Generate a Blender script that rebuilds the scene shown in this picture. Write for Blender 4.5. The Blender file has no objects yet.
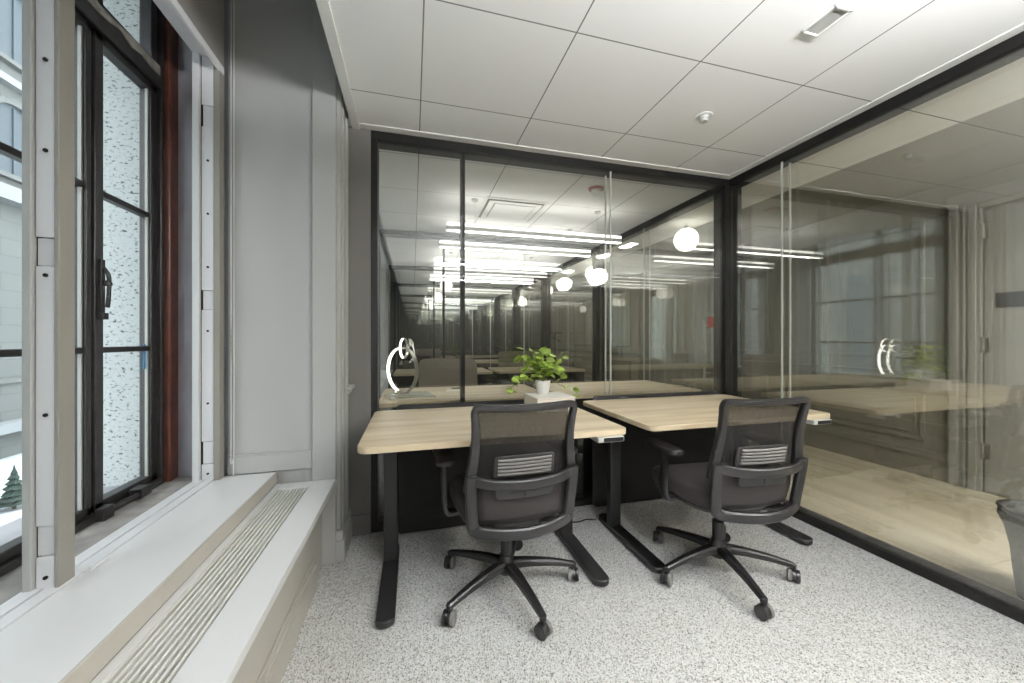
import bpy, math, random
from mathutils import Vector, Matrix
R = math.radians
sc = bpy.context.scene
COL = sc.collection
random.seed(7)
H = 1.16            # camera height
CEIL = 2.42
YB = 2.36           # near face of the back glass wall
XR = 2.40           # near face of the right glass wall
PITCH = 2.10

# ------------------------------------------------------------------ materials
def new_mat(name):
    m = bpy.data.materials.new(name); m.use_nodes = True
    nt = m.node_tree; nt.nodes.clear()
    out = nt.nodes.new('ShaderNodeOutputMaterial')
    return m, nt, out

def N(nt, kind, **kw):
    n = nt.nodes.new(kind)
    for k, v in kw.items():
        if k in n.inputs.keys() if isinstance(k, str) else False:
            n.inputs[k].default_value = v
        else:
            setattr(n, k, v)
    return n

def srgb(r, g, b):
    f = lambda c: (c/255/12.92) if c/255 <= .04045 else ((c/255+.055)/1.055)**2.4
    return (f(r), f(g), f(b), 1)

def pmat(name, col, rough=.5, metal=0., spec=.5, noise=0., nscale=40., bump=0., bscale=200., coat=0.):
    m, nt, out = new_mat(name)
    p = nt.nodes.new('ShaderNodeBsdfPrincipled')
    p.inputs['Roughness'].default_value = rough
    p.inputs['Metallic'].default_value = metal
    p.inputs['Specular IOR Level'].default_value = spec
    p.inputs['Coat Weight'].default_value = coat
    p.inputs['Base Color'].default_value = col
    nt.links.new(p.outputs[0], out.inputs[0])
    tc = nt.nodes.new('ShaderNodeTexCoord')
    if noise:
        n = nt.nodes.new('ShaderNodeTexNoise'); n.inputs['Scale'].default_value = nscale; n.inputs['Detail'].default_value = 4
        nt.links.new(tc.outputs['Object'], n.inputs['Vector'])
        r = nt.nodes.new('ShaderNodeValToRGB')
        r.color_ramp.elements[0].position = .3; r.color_ramp.elements[1].position = .7
        r.color_ramp.elements[0].color = tuple(c*(1-noise) for c in col[:3])+(1,)
        r.color_ramp.elements[1].color = tuple(min(1, c*(1+noise)) for c in col[:3])+(1,)
        nt.links.new(n.outputs['Fac'], r.inputs[0]); nt.links.new(r.outputs[0], p.inputs['Base Color'])
    if bump:
        n = nt.nodes.new('ShaderNodeTexNoise'); n.inputs['Scale'].default_value = bscale; n.inputs['Detail'].default_value = 3
        nt.links.new(tc.outputs['Object'], n.inputs['Vector'])
        b = nt.nodes.new('ShaderNodeBump'); b.inputs['Strength'].default_value = bump; b.inputs['Distance'].default_value = .004
        nt.links.new(n.outputs['Fac'], b.inputs['Height']); nt.links.new(b.outputs[0], p.inputs['Normal'])
    return m

def emit(name, col, strength):
    m, nt, out = new_mat(name)
    e = nt.nodes.new('ShaderNodeEmission'); e.inputs[0].default_value = col; e.inputs[1].default_value = strength
    nt.links.new(e.outputs[0], out.inputs[0]); return m

def glass(name, tint=(.97, .98, .97, 1), f0=.045, gain=1.0):
    """clear flat glass: Schlick reflection over straight transmission (thin sheet, no refraction)"""
    m, nt, out = new_mat(name)
    g = nt.nodes.new('ShaderNodeNewGeometry')
    d = nt.nodes.new('ShaderNodeVectorMath'); d.operation = 'DOT_PRODUCT'
    nt.links.new(g.outputs['Normal'], d.inputs[0]); nt.links.new(g.outputs['Incoming'], d.inputs[1])
    def mth(op, a, b=None, clamp=False):
        n = nt.nodes.new('ShaderNodeMath'); n.operation = op; n.use_clamp = clamp
        for i, v in enumerate((a, b)):
            if v is None: continue
            if isinstance(v, (int, float)): n.inputs[i].default_value = v
            else: nt.links.new(v, n.inputs[i])
        return n.outputs[0]
    c = mth('ABSOLUTE', d.outputs['Value'])
    k = mth('POWER', mth('SUBTRACT', 1., c, True), 5.)
    f = mth('ADD', mth('MULTIPLY', k, (1-f0)*gain), f0*gain, True)
    t = nt.nodes.new('ShaderNodeBsdfTransparent'); t.inputs[0].default_value = tint
    s = nt.nodes.new('ShaderNodeBsdfGlossy'); s.inputs['Roughness'].default_value = 0.0
    s.inputs[0].default_value = (1, 1, 1, 1)
    x = nt.nodes.new('ShaderNodeMixShader')
    nt.links.new(f, x.inputs[0]); nt.links.new(t.outputs[0], x.inputs[1]); nt.links.new(s.outputs[0], x.inputs[2])
    nt.links.new(x.outputs[0], out.inputs[0])
    return m

def carpet_mat():
    m, nt, out = new_mat('carpet')
    p = nt.nodes.new('ShaderNodeBsdfPrincipled'); p.inputs['Roughness'].default_value = .95
    p.inputs['Specular IOR Level'].default_value = .1
    tc = nt.nodes.new('ShaderNodeTexCoord')
    n = nt.nodes.new('ShaderNodeTexVoronoi'); n.inputs['Scale'].default_value = 300
    nt.links.new(tc.outputs['Object'], n.inputs['Vector'])
    r = nt.nodes.new('ShaderNodeValToRGB'); e = r.color_ramp.elements
    e[0].position = .12; e[0].color = srgb(84, 83, 82)
    e[1].position = .32; e[1].color = srgb(180, 179, 177)
    x = e.new(.55); x.color = srgb(220, 220, 218)
    nt.links.new(n.outputs['Color'], r.inputs[0])
    n2 = nt.nodes.new('ShaderNodeTexNoise'); n2.inputs['Scale'].default_value = 5; n2.inputs['Detail'].default_value = 3
    nt.links.new(tc.outputs['Object'], n2.inputs['Vector'])
    mp = nt.nodes.new('ShaderNodeMapRange'); mp.inputs['To Min'].default_value = .90; mp.inputs['To Max'].default_value = 1.06
    nt.links.new(n2.outputs['Fac'], mp.inputs['Value'])
    mx = nt.nodes.new('ShaderNodeVectorMath'); mx.operation = 'SCALE'
    nt.links.new(r.outputs[0], mx.inputs[0]); nt.links.new(mp.outputs[0], mx.inputs['Scale'])
    nt.links.new(mx.outputs[0], p.inputs['Base Color'])
    nt.links.new(p.outputs[0], out.inputs[0]); return m

def wood_mat(name, c1, c2, c3, sx=1.2, sy=14., rough=.4, planks=None, axis='X'):
    m, nt, out = new_mat(name)
    p = nt.nodes.new('ShaderNodeBsdfPrincipled'); p.inputs['Roughness'].default_value = rough
    tc = nt.nodes.new('ShaderNodeTexCoord'); mp = nt.nodes.new('ShaderNodeMapping')
    mp.inputs['Scale'].default_value = (sx, sy, 8) if axis == 'X' else (sy, sx, 8)
    nt.links.new(tc.outputs['Object'], mp.inputs[0])
    n = nt.nodes.new('ShaderNodeTexNoise'); n.inputs['Scale'].default_value = 1; n.inputs['Detail'].default_value = 6; n.inputs['Distortion'].default_value = .6
    nt.links.new(mp.outputs[0], n.inputs['Vector'])
    r = nt.nodes.new('ShaderNodeValToRGB'); e = r.color_ramp.elements
    e[0].position = .3; e[0].color = c1; e[1].position = .7; e[1].color = c3
    x = e.new(.5); x.color = c2
    nt.links.new(n.outputs['Fac'], r.inputs[0])
    src = r.outputs[0]
    if planks:
        br = nt.nodes.new('ShaderNodeTexBrick')
        br.inputs['Color1'].default_value = (1, 1, 1, 1); br.inputs['Color2'].default_value = (.86, .85, .83, 1)
        br.inputs['Mortar'].default_value = (.6, .57, .52, 1); br.inputs['Scale'].default_value = 1
        br.inputs['Mortar Size'].default_value = .0025
        br.inputs['Brick Width'].default_value = planks[0]; br.inputs['Row Height'].default_value = planks[1]
        mp2 = nt.nodes.new('ShaderNodeMapping'); mp2.inputs['Rotation'].default_value = (0, 0, R(planks[2]))
        nt.links.new(tc.outputs['Object'], mp2.inputs[0]); nt.links.new(mp2.outputs[0], br.inputs['Vector'])
        mx = nt.nodes.new('ShaderNodeVectorMath'); mx.operation = 'MULTIPLY'
        nt.links.new(r.outputs[0], mx.inputs[0]); nt.links.new(br.outputs[0], mx.inputs[1]); src = mx.outputs[0]
    nt.links.new(src, p.inputs['Base Color'])
    nt.links.new(p.outputs[0], out.inputs[0]); return m

def ceiling_mat():
    m, nt, out = new_mat('ceiling_tile')
    p = nt.nodes.new('ShaderNodeBsdfPrincipled'); p.inputs['Roughness'].default_value = .9; p.inputs['Specular IOR Level'].default_value = .1
    tc = nt.nodes.new('ShaderNodeTexCoord'); sp = nt.nodes.new('ShaderNodeSeparateXYZ')
    nt.links.new(tc.outputs['Object'], sp.inputs[0])
    def line(o, off, w):
        a = nt.nodes.new('ShaderNodeMath'); a.operation = 'SUBTRACT'; nt.links.new(o, a.inputs[0]); a.inputs[1].default_value = off - 6.1 - .305
        b = nt.nodes.new('ShaderNodeMath'); b.operation = 'MODULO'; nt.links.new(a.outputs[0], b.inputs[0]); b.inputs[1].default_value = .61
        c = nt.nodes.new('ShaderNodeMath'); c.operation = 'SUBTRACT'; nt.links.new(b.outputs[0], c.inputs[0]); c.inputs[1].default_value = .305
        d = nt.nodes.new('ShaderNodeMath'); d.operation = 'ABSOLUTE'; nt.links.new(c.outputs[0], d.inputs[0])
        e = nt.nodes.new('ShaderNodeMath'); e.operation = 'LESS_THAN'; nt.links.new(d.outputs[0], e.inputs[0]); e.inputs[1].default_value = w
        return e.outputs[0]
    lx = line(sp.outputs['X'], .651, .003); ly = line(sp.outputs['Y'], 2.008, .0028)
    mx = nt.nodes.new('ShaderNodeMath'); mx.operation = 'MAXIMUM'; nt.links.new(lx, mx.inputs[0]); nt.links.new(ly, mx.inputs[1])
    mix = nt.nodes.new('ShaderNodeMix'); mix.data_type = 'RGBA'
    mix.inputs[6].default_value = srgb(238, 238, 237); mix.inputs[7].default_value = srgb(132, 132, 132)
    nt.links.new(mx.outputs[0], mix.inputs[0]); nt.links.new(mix.outputs[2], p.inputs['Base Color'])
    n = nt.nodes.new('ShaderNodeTexNoise'); n.inputs['Scale'].default_value = 260
    nt.links.new(tc.outputs['Object'], n.inputs['Vector'])
    b = nt.nodes.new('ShaderNodeBump'); b.inputs['Strength'].default_value = .08; b.inputs['Distance'].default_value = .002
    nt.links.new(n.outputs['Fac'], b.inputs['Height']); nt.links.new(b.outputs[0], p.inputs['Normal'])
    nt.links.new(p.outputs[0], out.inputs[0]); return m

def granite_mat():
    m, nt, out = new_mat('speckled_granite')
    p = nt.nodes.new('ShaderNodeBsdfPrincipled'); p.inputs['Roughness'].default_value = .8
    tc = nt.nodes.new('ShaderNodeTexCoord')
    mp = nt.nodes.new('ShaderNodeMapping'); mp.inputs['Scale'].default_value = (1.3, 1, 1.8)
    nt.links.new(tc.outputs['Object'], mp.inputs[0])
    n = nt.nodes.new('ShaderNodeTexNoise'); n.inputs['Scale'].default_value = 48; n.inputs['Detail'].default_value = 3; n.inputs['Roughness'].default_value = .55
    nt.links.new(mp.outputs[0], n.inputs['Vector'])
    r = nt.nodes.new('ShaderNodeValToRGB'); e = r.color_ramp.elements
    e[0].position = .33; e[0].color = srgb(70, 72, 76); e[1].position = .42; e[1].color = srgb(186, 190, 190)
    x = e.new(.6); x.color = srgb(194, 198, 197)
    nt.links.new(n.outputs['Fac'], r.inputs[0]); nt.links.new(r.outputs[0], p.inputs['Base Color'])
    nt.links.new(p.outputs[0], out.inputs[0]); return m

def mesh_fabric_mat(name, col, alpha):
    """woven mesh: opaque threads with see-through holes (fine weave)"""
    m, nt, out = new_mat(name)
    p = nt.nodes.new('ShaderNodeBsdfPrincipled'); p.inputs['Base Color'].default_value = col; p.inputs['Roughness'].default_value = .8
    t = nt.nodes.new('ShaderNodeBsdfTransparent')
    tc = nt.nodes.new('ShaderNodeTexCoord')
    n = nt.nodes.new('ShaderNodeTexNoise'); n.inputs['Scale'].default_value = 420; n.inputs['Detail'].default_value = 1
    mp = nt.nodes.new('ShaderNodeMapping'); mp.inputs['Scale'].default_value = (.45, 1, 1)
    nt.links.new(tc.outputs['Object'], mp.inputs[0]); nt.links.new(mp.outputs[0], n.inputs['Vector'])
    mr = nt.nodes.new('ShaderNodeMapRange'); mr.inputs['From Min'].default_value = .35; mr.inputs['From Max'].default_value = .65
    mr.inputs['To Min'].default_value = alpha-.2; mr.inputs['To Max'].default_value = alpha+.2
    nt.links.new(n.outputs['Fac'], mr.inputs['Value'])
    x = nt.nodes.new('ShaderNodeMixShader'); nt.links.new(mr.outputs[0], x.inputs[0])
    nt.links.new(t.outputs[0], x.inputs[1]); nt.links.new(p.outputs[0], x.inputs[2]); nt.links.new(x.outputs[0], out.inputs[0])
    return m

def block_mat(name, c, cm, w, h, ms=.012):
    m, nt, out = new_mat(name)
    p = nt.nodes.new('ShaderNodeBsdfPrincipled'); p.inputs['Roughness'].default_value = .85
    tc = nt.nodes.new('ShaderNodeTexCoord'); sp = nt.nodes.new('ShaderNodeSeparateXYZ'); cb = nt.nodes.new('ShaderNodeCombineXYZ')
    nt.links.new(tc.outputs['Object'], sp.inputs[0]); nt.links.new(sp.outputs['Y'], cb.inputs[0]); nt.links.new(sp.outputs['Z'], cb.inputs[1])
    br = nt.nodes.new('ShaderNodeTexBrick'); br.inputs['Scale'].default_value = 1
    br.inputs['Color1'].default_value = c; br.inputs['Color2'].default_value = tuple(v*.93 for v in c[:3])+(1,)
    br.inputs['Mortar'].default_value = cm; br.inputs['Mortar Size'].default_value = ms
    br.inputs['Brick Width'].default_value = w; br.inputs['Row Height'].default_value = h
    nt.links.new(cb.outputs[0], br.inputs['Vector']); nt.links.new(br.outputs[0], p.inputs['Base Color'])
    nt.links.new(p.outputs[0], out.inputs[0]); return m

M = dict(
    carpet=carpet_mat(), ceiling=ceiling_mat(),
    oak=wood_mat('pale_oak_laminate', srgb(192, 172, 141), srgb(210, 193, 163), srgb(223, 209, 184), 1.4, 16),
    plank=wood_mat('pale_plank_floor', srgb(190, 178, 154), srgb(205, 195, 173), srgb(216, 208, 189), 6, 1.0, .45, (1.2, .19, 90), 'X'),
    white=pmat('white_satin_paint', srgb(228, 227, 224), .4),
    sill=pmat('white_sill_paint', srgb(226, 226, 226), .35),
    trimw=pmat('white_trim', srgb(225, 225, 222), .5),
    alu=pmat('white_enamelled_aluminium', srgb(222, 222, 224), .4),
    alug=pmat('grey_enamelled_track', srgb(176, 177, 174), .45),
    warmgrey=pmat('warm_grey_post_paint', srgb(146, 142, 134), .5),
    wallg=pmat('light_grey_wall_paint', srgb(176, 176, 174), .5, bump=.03),
    walld=pmat('dark_grey_wall_paint', srgb(112, 110, 106), .6),
    cover=pmat('shaded_enamel', srgb(192, 187, 177), .45),  # colour darkened for the shade on faces turned away from the window
    fronts=pmat('charcoal_wall_paint', srgb(62, 60, 56), .6),
    pier=pmat('grey_plaster', srgb(158, 156, 160), .8, noise=.08, nscale=9),
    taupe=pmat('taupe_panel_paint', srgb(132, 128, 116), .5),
    taupel=pmat('pale_taupe_paint', srgb(190, 180, 162), .5),
    doorp=pmat('door_paint', srgb(150, 149, 143), .5),
    black=pmat('black_powder_coat', srgb(20, 19, 18), .5, spec=.3),
    deskblack=pmat('black_desk_steel', srgb(28, 28, 29), .4, bump=.05),
    panel=pmat('black_felt_panel', srgb(34, 33, 32), .9, bump=.3, bscale=400),
    steel=pmat('dark_bronze_steel', srgb(38, 36, 36), .4, noise=.3, nscale=25),
    worn=pmat('worn_bronze_paint', srgb(124, 120, 114), .6, noise=.45, nscale=22),
    redwood=pmat('red_brown_stain', srgb(84, 46, 35), .35, noise=.35, nscale=8),
    stone=pmat('weathered_stone_sill', srgb(150, 146, 142), .85, noise=.22, nscale=14, bump=.3, bscale=40),
    granite=granite_mat(),
    plastic=pmat('black_chair_plastic', srgb(31, 30, 31), .36),
    plasticm=pmat('dark_grey_chair_plastic', srgb(50, 49, 50), .42),
    cushion=pmat('charcoal_seat_fabric', srgb(50, 46, 45), .85, noise=.12, nscale=300, bump=.2, bscale=500),
    meshf=mesh_fabric_mat('chair_back_mesh', srgb(40, 37, 35), .62),
    lumbar=pmat('grey_lumbar_plastic', srgb(116, 113, 111), .45),
    chrome=pmat('brushed_metal', srgb(180, 178, 172), .3, metal=1.),
    wheelg=pmat('grey_wheel_tread', srgb(120, 118, 116), .6),
    ctrl=pmat('silver_controller', srgb(190, 190, 188), .4),
    paper=pmat('white_paper', srgb(236, 233, 228), .7),
    pages=pmat('book_pages', srgb(222, 216, 206), .8, noise=.05, nscale=200),
    pot=pmat('white_ceramic', srgb(226, 226, 222), .35),
    soil=pmat('potting_soil', srgb(60, 44, 32), .95, noise=.3, nscale=80),
    leaf=pmat('green_leaf', srgb(158, 182, 84), .45, noise=.45, nscale=20),
    stem=pmat('green_stem', srgb(120, 128, 70), .6),
    mag=pmat('grey_green_magazine', srgb(140, 150, 138), .45, noise=.2, nscale=14),
    grillw=pmat('grille_bars', srgb(222, 220, 214), .4),
    grilld=pmat('grille_recess', srgb(98, 90, 80), .8),
    shade=pmat('roller_shade_fabric', srgb(150, 147, 142), .9),
    fabricg=pmat('taupe_upholstery', srgb(124, 116, 104), .9, noise=.1, nscale=60),
    bin=pmat('grey_felt_fabric', srgb(72, 72, 72), .9, noise=.35, nscale=22),
    red=pmat('red_enamel', srgb(190, 62, 40), .5),
    redc=pmat('terracotta_ring', srgb(166, 84, 66), .6),
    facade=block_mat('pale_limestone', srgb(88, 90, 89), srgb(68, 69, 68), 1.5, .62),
    fwin=pmat('street_window_glass', srgb(66, 74, 80), .5, spec=.2),
    fledge=pmat('snowy_ledge', srgb(118, 121, 123), .8),
    snow=pmat('snow_ground', srgb(172, 177, 180), .9, noise=.08, nscale=1.5),
    road=pmat('street_asphalt', srgb(112, 112, 112), .9, noise=.1, nscale=2),
    yellow=pmat('yellow_road_paint', srgb(164, 138, 62), .8),
    fir=pmat('fir_needles', srgb(38, 54, 48), .9, noise=.4, nscale=9),
    bark=pmat('bark', srgb(80, 66, 52), .9),
    tape=pmat('blue_tape', srgb(66, 146, 198), .6),
    clear=pmat('clear_joint_strip', srgb(205, 208, 200), .3),
    led=emit('lamp_led', (1, .96, .88, 1), 5.0),
    tube=emit('pendant_lens', (1, .965, .91, 1), 1.8),
    upl=emit('uplight_lens', (1, .975, .94, 1), 4.5), dim=emit('dim_lens', (1, .965, .91, 1), .9),
    tubed=emit('down_lens', (1, .97, .92, 1), 6.0),
    tube_added=emit('added_pendant_lens', (.97, .985, 1, 1), 42.0), upl_added=emit('office_uplight_lens', (.97, .985, 1, 1), 400.0),
    globe=emit('globe_glow', (1, .95, .87, 1), 2.6), can_added=emit('added_downlight_lens', (1, .96, .90, 1), 300.0), globeo=emit('bright_globe_glow', (1, .96, .91, 1), 60.0), globe_refl=emit('soft_globe_glow', (1, .95, .87, 1), 1.2),
)
M['glass'] = glass('partition_glass', (.982, .986, .976, 1), .046, 1.15)
M['glassr'] = glass('corridor_glass', (.975, .98, .965, 1), .105, 1.1)
M['wglass'] = glass('window_glass', (.96, .985, .98, 1), .04)

# ------------------------------------------------------------------ mesh builder
class MB:
    def __init__(s): s.v = []; s.f = []
    def add(s, vs, fs):
        o = len(s.v); s.v += [tuple(v) for v in vs]; s.f += [tuple(i+o for i in f) for f in fs]; return s
    def box(s, x0, x1, y0, y1, z0, z1, mat=None):
        vs = [(x, y, z) for z in (z0, z1) for x, y in ((x0, y0), (x1, y0), (x1, y1), (x0, y1))]
        if mat: vs = [mat @ Vector(v) for v in vs]
        return s.add(vs, [(3, 2, 1, 0), (4, 5, 6, 7), (0, 1, 5, 4), (1, 2, 6, 5), (2, 3, 7, 6), (3, 0, 4, 7)])
    def rings(s, rs, caps=True, close=False):
        n = len(rs[0]); vs = [p for r in rs for p in r]; fs = []
        m = len(rs)
        for i in range(m if close else m-1):
            a, b = i*n, ((i+1) % m)*n
            for j in range(n):
                k = (j+1) % n; fs.append((a+j, a+k, b+k, b+j))
        if caps and not close:
            fs.append(tuple(range(n-1, -1, -1))); fs.append(tuple(range((m-1)*n, m*n)))
        return s.add(vs, fs)
    def prism(s, poly, z0, z1):
        return s.rings([[(x, y, z0) for x, y in poly], [(x, y, z1) for x, y in poly]])
    def lathe(s, prof, c=(0, 0, 0), n=24, mat=None, caps=True):
        rs = []
        for r, z in prof:
            ring = [Vector((r*math.cos(2*math.pi*i/n), r*math.sin(2*math.pi*i/n), z)) for i in range(n)]
            if mat: ring = [mat @ p for p in ring]
            rs.append([(p.x+c[0], p.y+c[1], p.z+c[2]) for p in ring])
        return s.rings(rs, caps)
    def sweep(s, pts, sizes, up=(0, 0, 1), n=4, close=False, power=None):
        """section w (across) x h (along up-ish) along pts; rounded if n>4"""
        pts = [Vector(p) for p in pts]; up = Vector(up); m = len(pts); rs = []
        for i, p in enumerate(pts):
            if close: t = pts[(i+1) % m]-pts[i-1]
            else: t = pts[min(i+1, m-1)]-pts[max(i-1, 0)]
            t.normalize(); a = t.cross(up)
            if a.length < 1e-5: a = t.cross(Vector((0, 1, 0)))
            a.normalize(); b = a.cross(t).normalized()
            w, h = sizes[i] if isinstance(sizes, list) else sizes
            ring = []
            for k in range(n):
                th = 2*math.pi*(k+.5)/n
                c_, s_ = math.cos(th), math.sin(th)
                if n == 4: c_, s_ = math.copysign(1, c_), math.copysign(1, s_)
                elif power:
                    c_ = math.copysign(abs(c_)**power, c_); s_ = math.copysign(abs(s_)**power, s_)
                q = p + a*(c_*w/2) + b*(s_*h/2); ring.append(tuple(q))
            rs.append(ring)
        return s.rings(rs, True, close)
    def tube(s, pts, r, n=10, close=False): return s.sweep(pts, (2*r, 2*r), n=n, close=close)
    def build(s, name, mat, parent=None, bevel=0., smooth=False, seg=2, sub=0, loc=None):
        me = bpy.data.meshes.new(name); me.from_pydata(s.v, [], s.f); me.validate(); me.update()
        import bmesh
        bm = bmesh.new(); bm.from_mesh(me); bmesh.ops.recalc_face_normals(bm, faces=bm.faces); bm.to_mesh(me); bm.free()
        me.materials.append(mat)
        o = bpy.data.objects.new(name, me); COL.objects.link(o)
        if parent: o.parent = parent
        if loc: o.location = loc
        if bevel:
            b = o.modifiers.new('bevel', 'BEVEL'); b.width = bevel; b.segments = seg; b.limit_method = 'ANGLE'; b.angle_limit = R(40)
        if sub:
            u = o.modifiers.new('sub', 'SUBSURF'); u.levels = sub; u.render_levels = sub
        if smooth or bevel:
            for p in me.polygons: p.use_smooth = True
            if smooth != 'all':
                try: me.set_sharp_from_angle(angle=R(35))
                except Exception: pass
        return o

def rrect(x0, x1, y0, y1, r, n=6):
    pts = []
    for cx, cy, a0 in ((x1-r, y1-r, 0), (x0+r, y1-r, 90), (x0+r, y0+r, 180), (x1-r, y0+r, 270)):
        for i in range(n+1):
            a = R(a0+90*i/n); pts.append((cx+r*math.cos(a), cy+r*math.sin(a)))
    return pts

def tag(o, label=None, cat=None, group=None, kind=None):
    for k, v in (('label', label), ('category', cat), ('group', group), ('kind', kind)):
        if v: o[k] = v
    return o
def thing(name, label, cat, loc=(0, 0, 0), rz=0, group=None, kind=None):
    o = bpy.data.objects.new(name, None); COL.objects.link(o); o.empty_display_size = .1
    o.location = loc; o.rotation_euler = (0, 0, rz)
    return tag(o, label, cat, group, kind)
def struct(o, label=None, cat=None): return tag(o, label, cat, None, 'structure')
def copy_tree(o, parent=None, loc=None, rz=None, label=None, group=None):
    c = o.copy(); COL.objects.link(c)
    if parent: c.parent = parent
    if loc is not None: c.location = loc
    if rz is not None: c.rotation_euler = (0, 0, rz)
    if label: c['label'] = label
    if group: c['group'] = group
    for ch in list(o.children): copy_tree(ch, c)
    return c
def bez(pts, n=8):
    """Catmull-Rom through pts"""
    P = [Vector(p) for p in pts]; out = []
    for i in range(len(P)-1):
        a, b, c, d = P[max(i-1, 0)], P[i], P[i+1], P[min(i+2, len(P)-1)]
        for k in range(n):
            t = k/n
            out.append(.5*((2*b)+(c-a)*t+(2*a-5*b+4*c-d)*t*t+(3*b-a-3*c+d)*t**3))
    out.append(P[-1]); return out

# ------------------------------------------------------------------ room shell
YBK = -2.3        # wall behind the camera
YEND = 13.0
XC = 4.20         # far wall of the corridor
Zp = 3.10         # top of the window pocket
struct(MB().box(-1.2, XR+.12, YBK, YEND, -.1, 0).build('floor', M['carpet']), 'pale grey flecked carpet of the glass offices', 'floor')
struct(MB().box(XR+.12, XC+.1, YBK, YEND, -.1, .0).build('floor', M['plank']), 'pale wood plank floor of the corridor behind the right glass wall', 'floor')
ce = MB().box(-.32, 3.07, YBK, YEND, CEIL, CEIL+.05).build('ceiling', M['ceiling'])
struct(ce, 'white tiled drop ceiling over the offices', 'ceiling')
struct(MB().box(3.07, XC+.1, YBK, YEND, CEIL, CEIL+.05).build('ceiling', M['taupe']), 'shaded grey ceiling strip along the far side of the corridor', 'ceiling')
# pocket above the window, ceiling edge trim
struct(MB().box(-1.75, -.32, YBK, YEND, Zp, Zp+.1).box(-.345, -.32, YBK, YEND, CEIL+.05, Zp).build('ceiling', M['wallg']), 'grey window pocket rising above the ceiling edge', 'ceiling')
struct(MB().box(-.345, -.30, YBK, YB, CEIL-.012, CEIL+.05).build('trim_1', M['trimw'], bevel=.002), 'white trim along the ceiling edge above the window', 'trim')
struct(MB().box(-.3, XR, YB-.055, YB, CEIL-.006, CEIL+.0).box(XR-.055, XR, YBK, YB-.055, CEIL-.006, CEIL).build('trim_2', M['trimw'], bevel=.002), 'white ceiling angle above the glass walls', 'trim')
struct(MB().box(-1.6, XC+.1, YBK-.1, YBK, -.1, Zp).build('wall_front', M['fronts']), 'grey wall behind the viewpoint', 'wall')
struct(MB().box(-1.6, XC+.1, YEND, YEND+.1, -.1, Zp).build('wall_far', M['panel']), 'dark end wall beyond the last office', 'wall')

# ---- left wall: windows, piers
WIN = [(.30, 2.11), (2.66, 4.36), (4.76, 6.46), (6.86, 8.56), (8.96, 10.66)]
piers = [(YBK, .30)] + [(WIN[i][1], WIN[i+1][0]) for i in range(4)] + [(10.66, YEND)]
mb = MB()
for a, b in piers:
    mb.box(-1.20, -.88, a+ (.04 if a > 2 else 0), b-(.04 if b < YEND and b > .5 else 0), .49, Zp)   # plaster core
mb.box(-1.47, -.66, YBK, YEND, 0, .47)
wl = mb.build('wall_left', M['pier']); struct(wl, 'plaster window wall', 'wall')
# inner room-side faces of the piers (reveals)
for i, (a, b) in enumerate(piers):
    mb = MB().box(-.873, -.40 if i < 2 else -.72, 2.11 if i == 1 else a, YB+.12 if i == 1 else b, .50 if i == 0 else 0, Zp)
    if i == 1: mb.box(-.873, -.72, YB+.12, b, .0, Zp)
    struct(mb.build('wall_left', M['wallg']), 'smooth light grey side of the window recess' if i == 1 else 'light grey pier between farther windows', 'wall')
# pilaster in front of the reveal
mb = MB().box(-.495, -.385, 2.088, YB, 0, Zp-.001)
struct(mb.build('trim_3', M['wallg'], bevel=.002), 'flat grey pilaster at the edge of the window recess', 'trim')
mb = MB()
for y0, y1, d in ((2.115, 2.15, .010), (2.165, 2.19, .017), (2.205, 2.25, .010), (2.27, 2.30, .02), (2.32, 2.36, .008)):
    mb.box(-.386, -.386+d+.01, y0, y1, .16, Zp-.002)
mb.box(-.386, -.352, 2.10, YB, 0, .16); mb.box(-.386, -.343, 2.092, YB, 0, .11)
struct(mb.build('trim_4', M['wallg'], bevel=.004), 'fluted grey casing with plinth on the corner pilaster', 'trim')
struct(MB().box(-.376, -.33, 2.25, YB, .875, .895).box(-.376, -.345, 2.26, YB, .85, .875).build('trim_5', M['wallg'], bevel=.004), 'short grey chair rail end beside the back glass wall', 'trim')
struct(MB().box(-.87, -.497, 2.096, 2.112, .50, .585).box(-.87, -.497, 2.1, 2.112, .585, .595).build('baseboard_left', M['wallg'], bevel=.003), 'grey skirting board above the radiator cover', 'baseboard')
# stub wall left of back glass
struct(MB().box(-.40, -.242, YB, YB+.12, 0, CEIL).box(-.36, -.243, YB-.012, YB, 0, .12).build('wall_back', M['walld']), 'narrow dark grey wall at the left of the back glass', 'wall')
# lintel over windows
struct(MB().box(-1.6, -1.10, YBK, YEND, 3.02, Zp).build('wall_left', M['walld']), 'lintel over the windows', 'wall')
# granite outer piers
for i, (a, b) in enumerate(piers):
    o = MB().box(-1.50, -1.20, a+(.06 if a > 2 else 0), b-(.06 if b < YEND else 0), -8, Zp+2).build('granite_pier', M['granite'])
    struct(o, ('speckled white granite pier outside the window' if i == 1 else 'speckled granite pier outside a farther window'), 'pier')
struct(MB().box(-1.50, -1.20, YBK, YEND, -8, .42).build('wall_left', M['granite']), 'granite outer wall below the windows', 'wall')

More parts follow.
